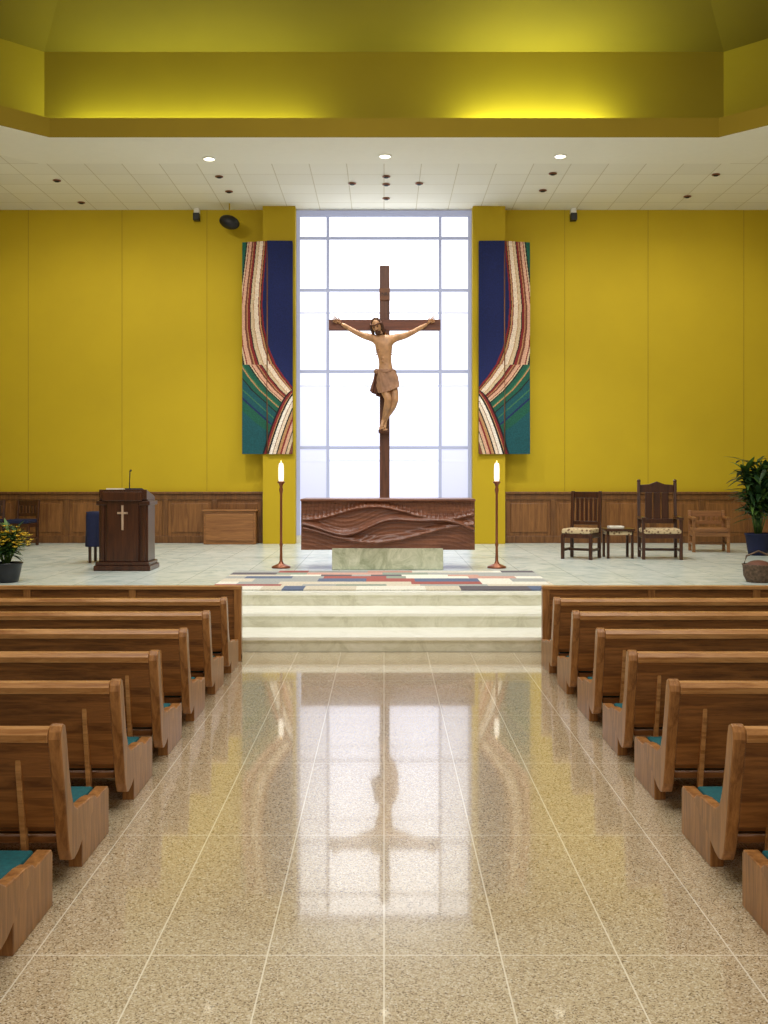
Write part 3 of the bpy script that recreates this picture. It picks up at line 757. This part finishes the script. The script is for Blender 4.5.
# loincloth : closed wrap with folds
b = MB('loincloth'); seg = 64; lv = 16; vs = []; fs = []
for j in range(lv + 1):
    t = j / lv; z = 3.455 - 0.33 * t
    cx = 0.03 + 0.045 * t; cy = 16.79 - 0.09 * t
    rx = 0.140 + 0.028 * math.sin(t * 2.2); ry = 0.112 + 0.04 * t
    for i in range(seg):
        a = 2 * math.pi * i / seg
        f = 1 + 0.06 * math.sin(7 * a + 5 * t) * (0.3 + t) + 0.045 * math.sin(16 * a - 9 * t)
        zz = z + 0.05 * math.cos(a) * t + 0.03 * math.sin(a) * t
        vs.append(W((cx + rx * f * math.cos(a), cy + ry * f * math.sin(a), zz)))
for j in range(lv):
    for i in range(seg): fs.append((j * seg + i, j * seg + (i + 1) % seg, (j + 1) * seg + (i + 1) % seg, (j + 1) * seg + i))
fs.append(tuple(range(seg))); b.add(vs, fs, 'cloth', True)
b.tube([W((-0.11 + 0.29 * k / 10, 16.79 - 0.125 * math.sin(math.pi * k / 10), 3.42 + 0.02 * math.sin(k))) for k in range(11)], 0.024, 'cloth')
b.done(ce)
b = MB('cloth_drape'); vs = []; fs = []; nu = 14; nv = 12
for j in range(nv + 1):
    t = j / nv
    for i in range(nu + 1):
        u = i / nu
        vs.append(W((-0.11 - 0.10 * t * u - 0.02 * u + 0.05 * (1 - u) * t, 16.80 + 0.03 * math.sin(u * 14) * (0.3 + t) - 0.04 * t, 3.43 - (0.42 - 0.10 * u) * t)))
for j in range(nv):
    for i in range(nu):
        a = j * (nu + 1) + i; fs.append((a, a + 1, a + nu + 2, a + nu + 1))
b.add(vs, fs, 'clothd', True); o = b.done(ce)
sm = o.modifiers.new('sol', 'SOLIDIFY'); sm.thickness = 0.025
b = MB('cloth_knot'); b.ball(W((-0.12, 16.76, 3.42)), (0.04, 0.04, 0.045), 'cloth'); b.done(ce)

# ------------------------------------------------------------ lights
def area(name, loc, rot, sx, sy, e, col=(1, 0.96, 0.9)):
    l = bpy.data.lights.new(name, 'AREA'); l.shape = 'RECTANGLE'; l.size = sx; l.size_y = sy; l.energy = e; l.color = col
    o = bpy.data.objects.new(name, l); o.location = loc; o.rotation_euler = rot; S.collection.objects.link(o)
def spot(name, loc, tgt, e, ang, blend=0.6, r=0.08, col=(1, 0.95, 0.86)):
    l = bpy.data.lights.new(name, 'SPOT'); l.energy = e; l.spot_size = math.radians(ang); l.spot_blend = blend; l.shadow_soft_size = r; l.color = col
    o = bpy.data.objects.new(name, l); o.location = loc; o.rotation_euler = (Vector(tgt) - Vector(loc)).to_track_quat('-Z', 'Y').to_euler(); S.collection.objects.link(o)
R = math.radians
area('nave_fill', (0, 9.5, 8.4), (R(18), 0, 0), 9, 3, 540)  # this and the next: unseen overhead fill added to brighten the nave
area('nave_fill', (0, 3.5, 8.6), (0, 0, 0), 9, 4, 460)
area('rear_fill', (0, -4.5, 5.0), (R(80), 0, 0), 12, 2.0, 300)  # unseen fill added behind the camera, facing the altar
# cove strips
area('cove_strip', (-3.1, 16.84, 7.13), (R(180 - 8), 0, 0), 4.0, 0.08, 80, (0.9, 1, 0.4))
area('cove_strip', (2.45, 16.84, 7.13), (R(180 - 8), 0, 0), 2.3, 0.08, 110, (0.9, 1, 0.4))
for x in (-2.85, 0.0, 2.87):
    spot('downlight_beam', (x, 17.1, CZ - 0.05), (x, 17.6, 0.4), 420, 100)
for x, e in ((-6.0, 290), (-3.6, 340), (3.6, 340), (6.0, 290)):
    spot('wall_fill_spot', (x, 16.6, CZ - 0.05), (x, 20.2, 3.4), e, 110, 0.9, 0.25)  # added spots without fixtures, brightening the back wall
for x in (-3, 0, 3):
    spot('platform_fill_spot', (x * 0.8, 13.4, 8.6), (x, 14.0, 0.5), 440, 70, 0.8, 0.3, (0.95, 0.98, 1))  # unseen spots added up in the recess to brighten the platform

w = bpy.data.worlds.new('world'); S.world = w; w.use_nodes = True
w.node_tree.nodes['Background'].inputs['Color'].default_value = (0.9, 0.95, 1, 1); w.node_tree.nodes['Background'].inputs['Strength'].default_value = 0.5

cam = bpy.data.cameras.new('camera'); co = bpy.data.objects.new('camera', cam); S.collection.objects.link(co); S.camera = co
cam.sensor_fit = 'VERTICAL'; cam.sensor_height = 36; cam.lens = 36 * 1050 / 1024
cam.shift_y = -37 / 1024.0
co.location = (0, 0, CAMZ); co.rotation_euler = (R(90), 0, 0); cam.clip_end = 100
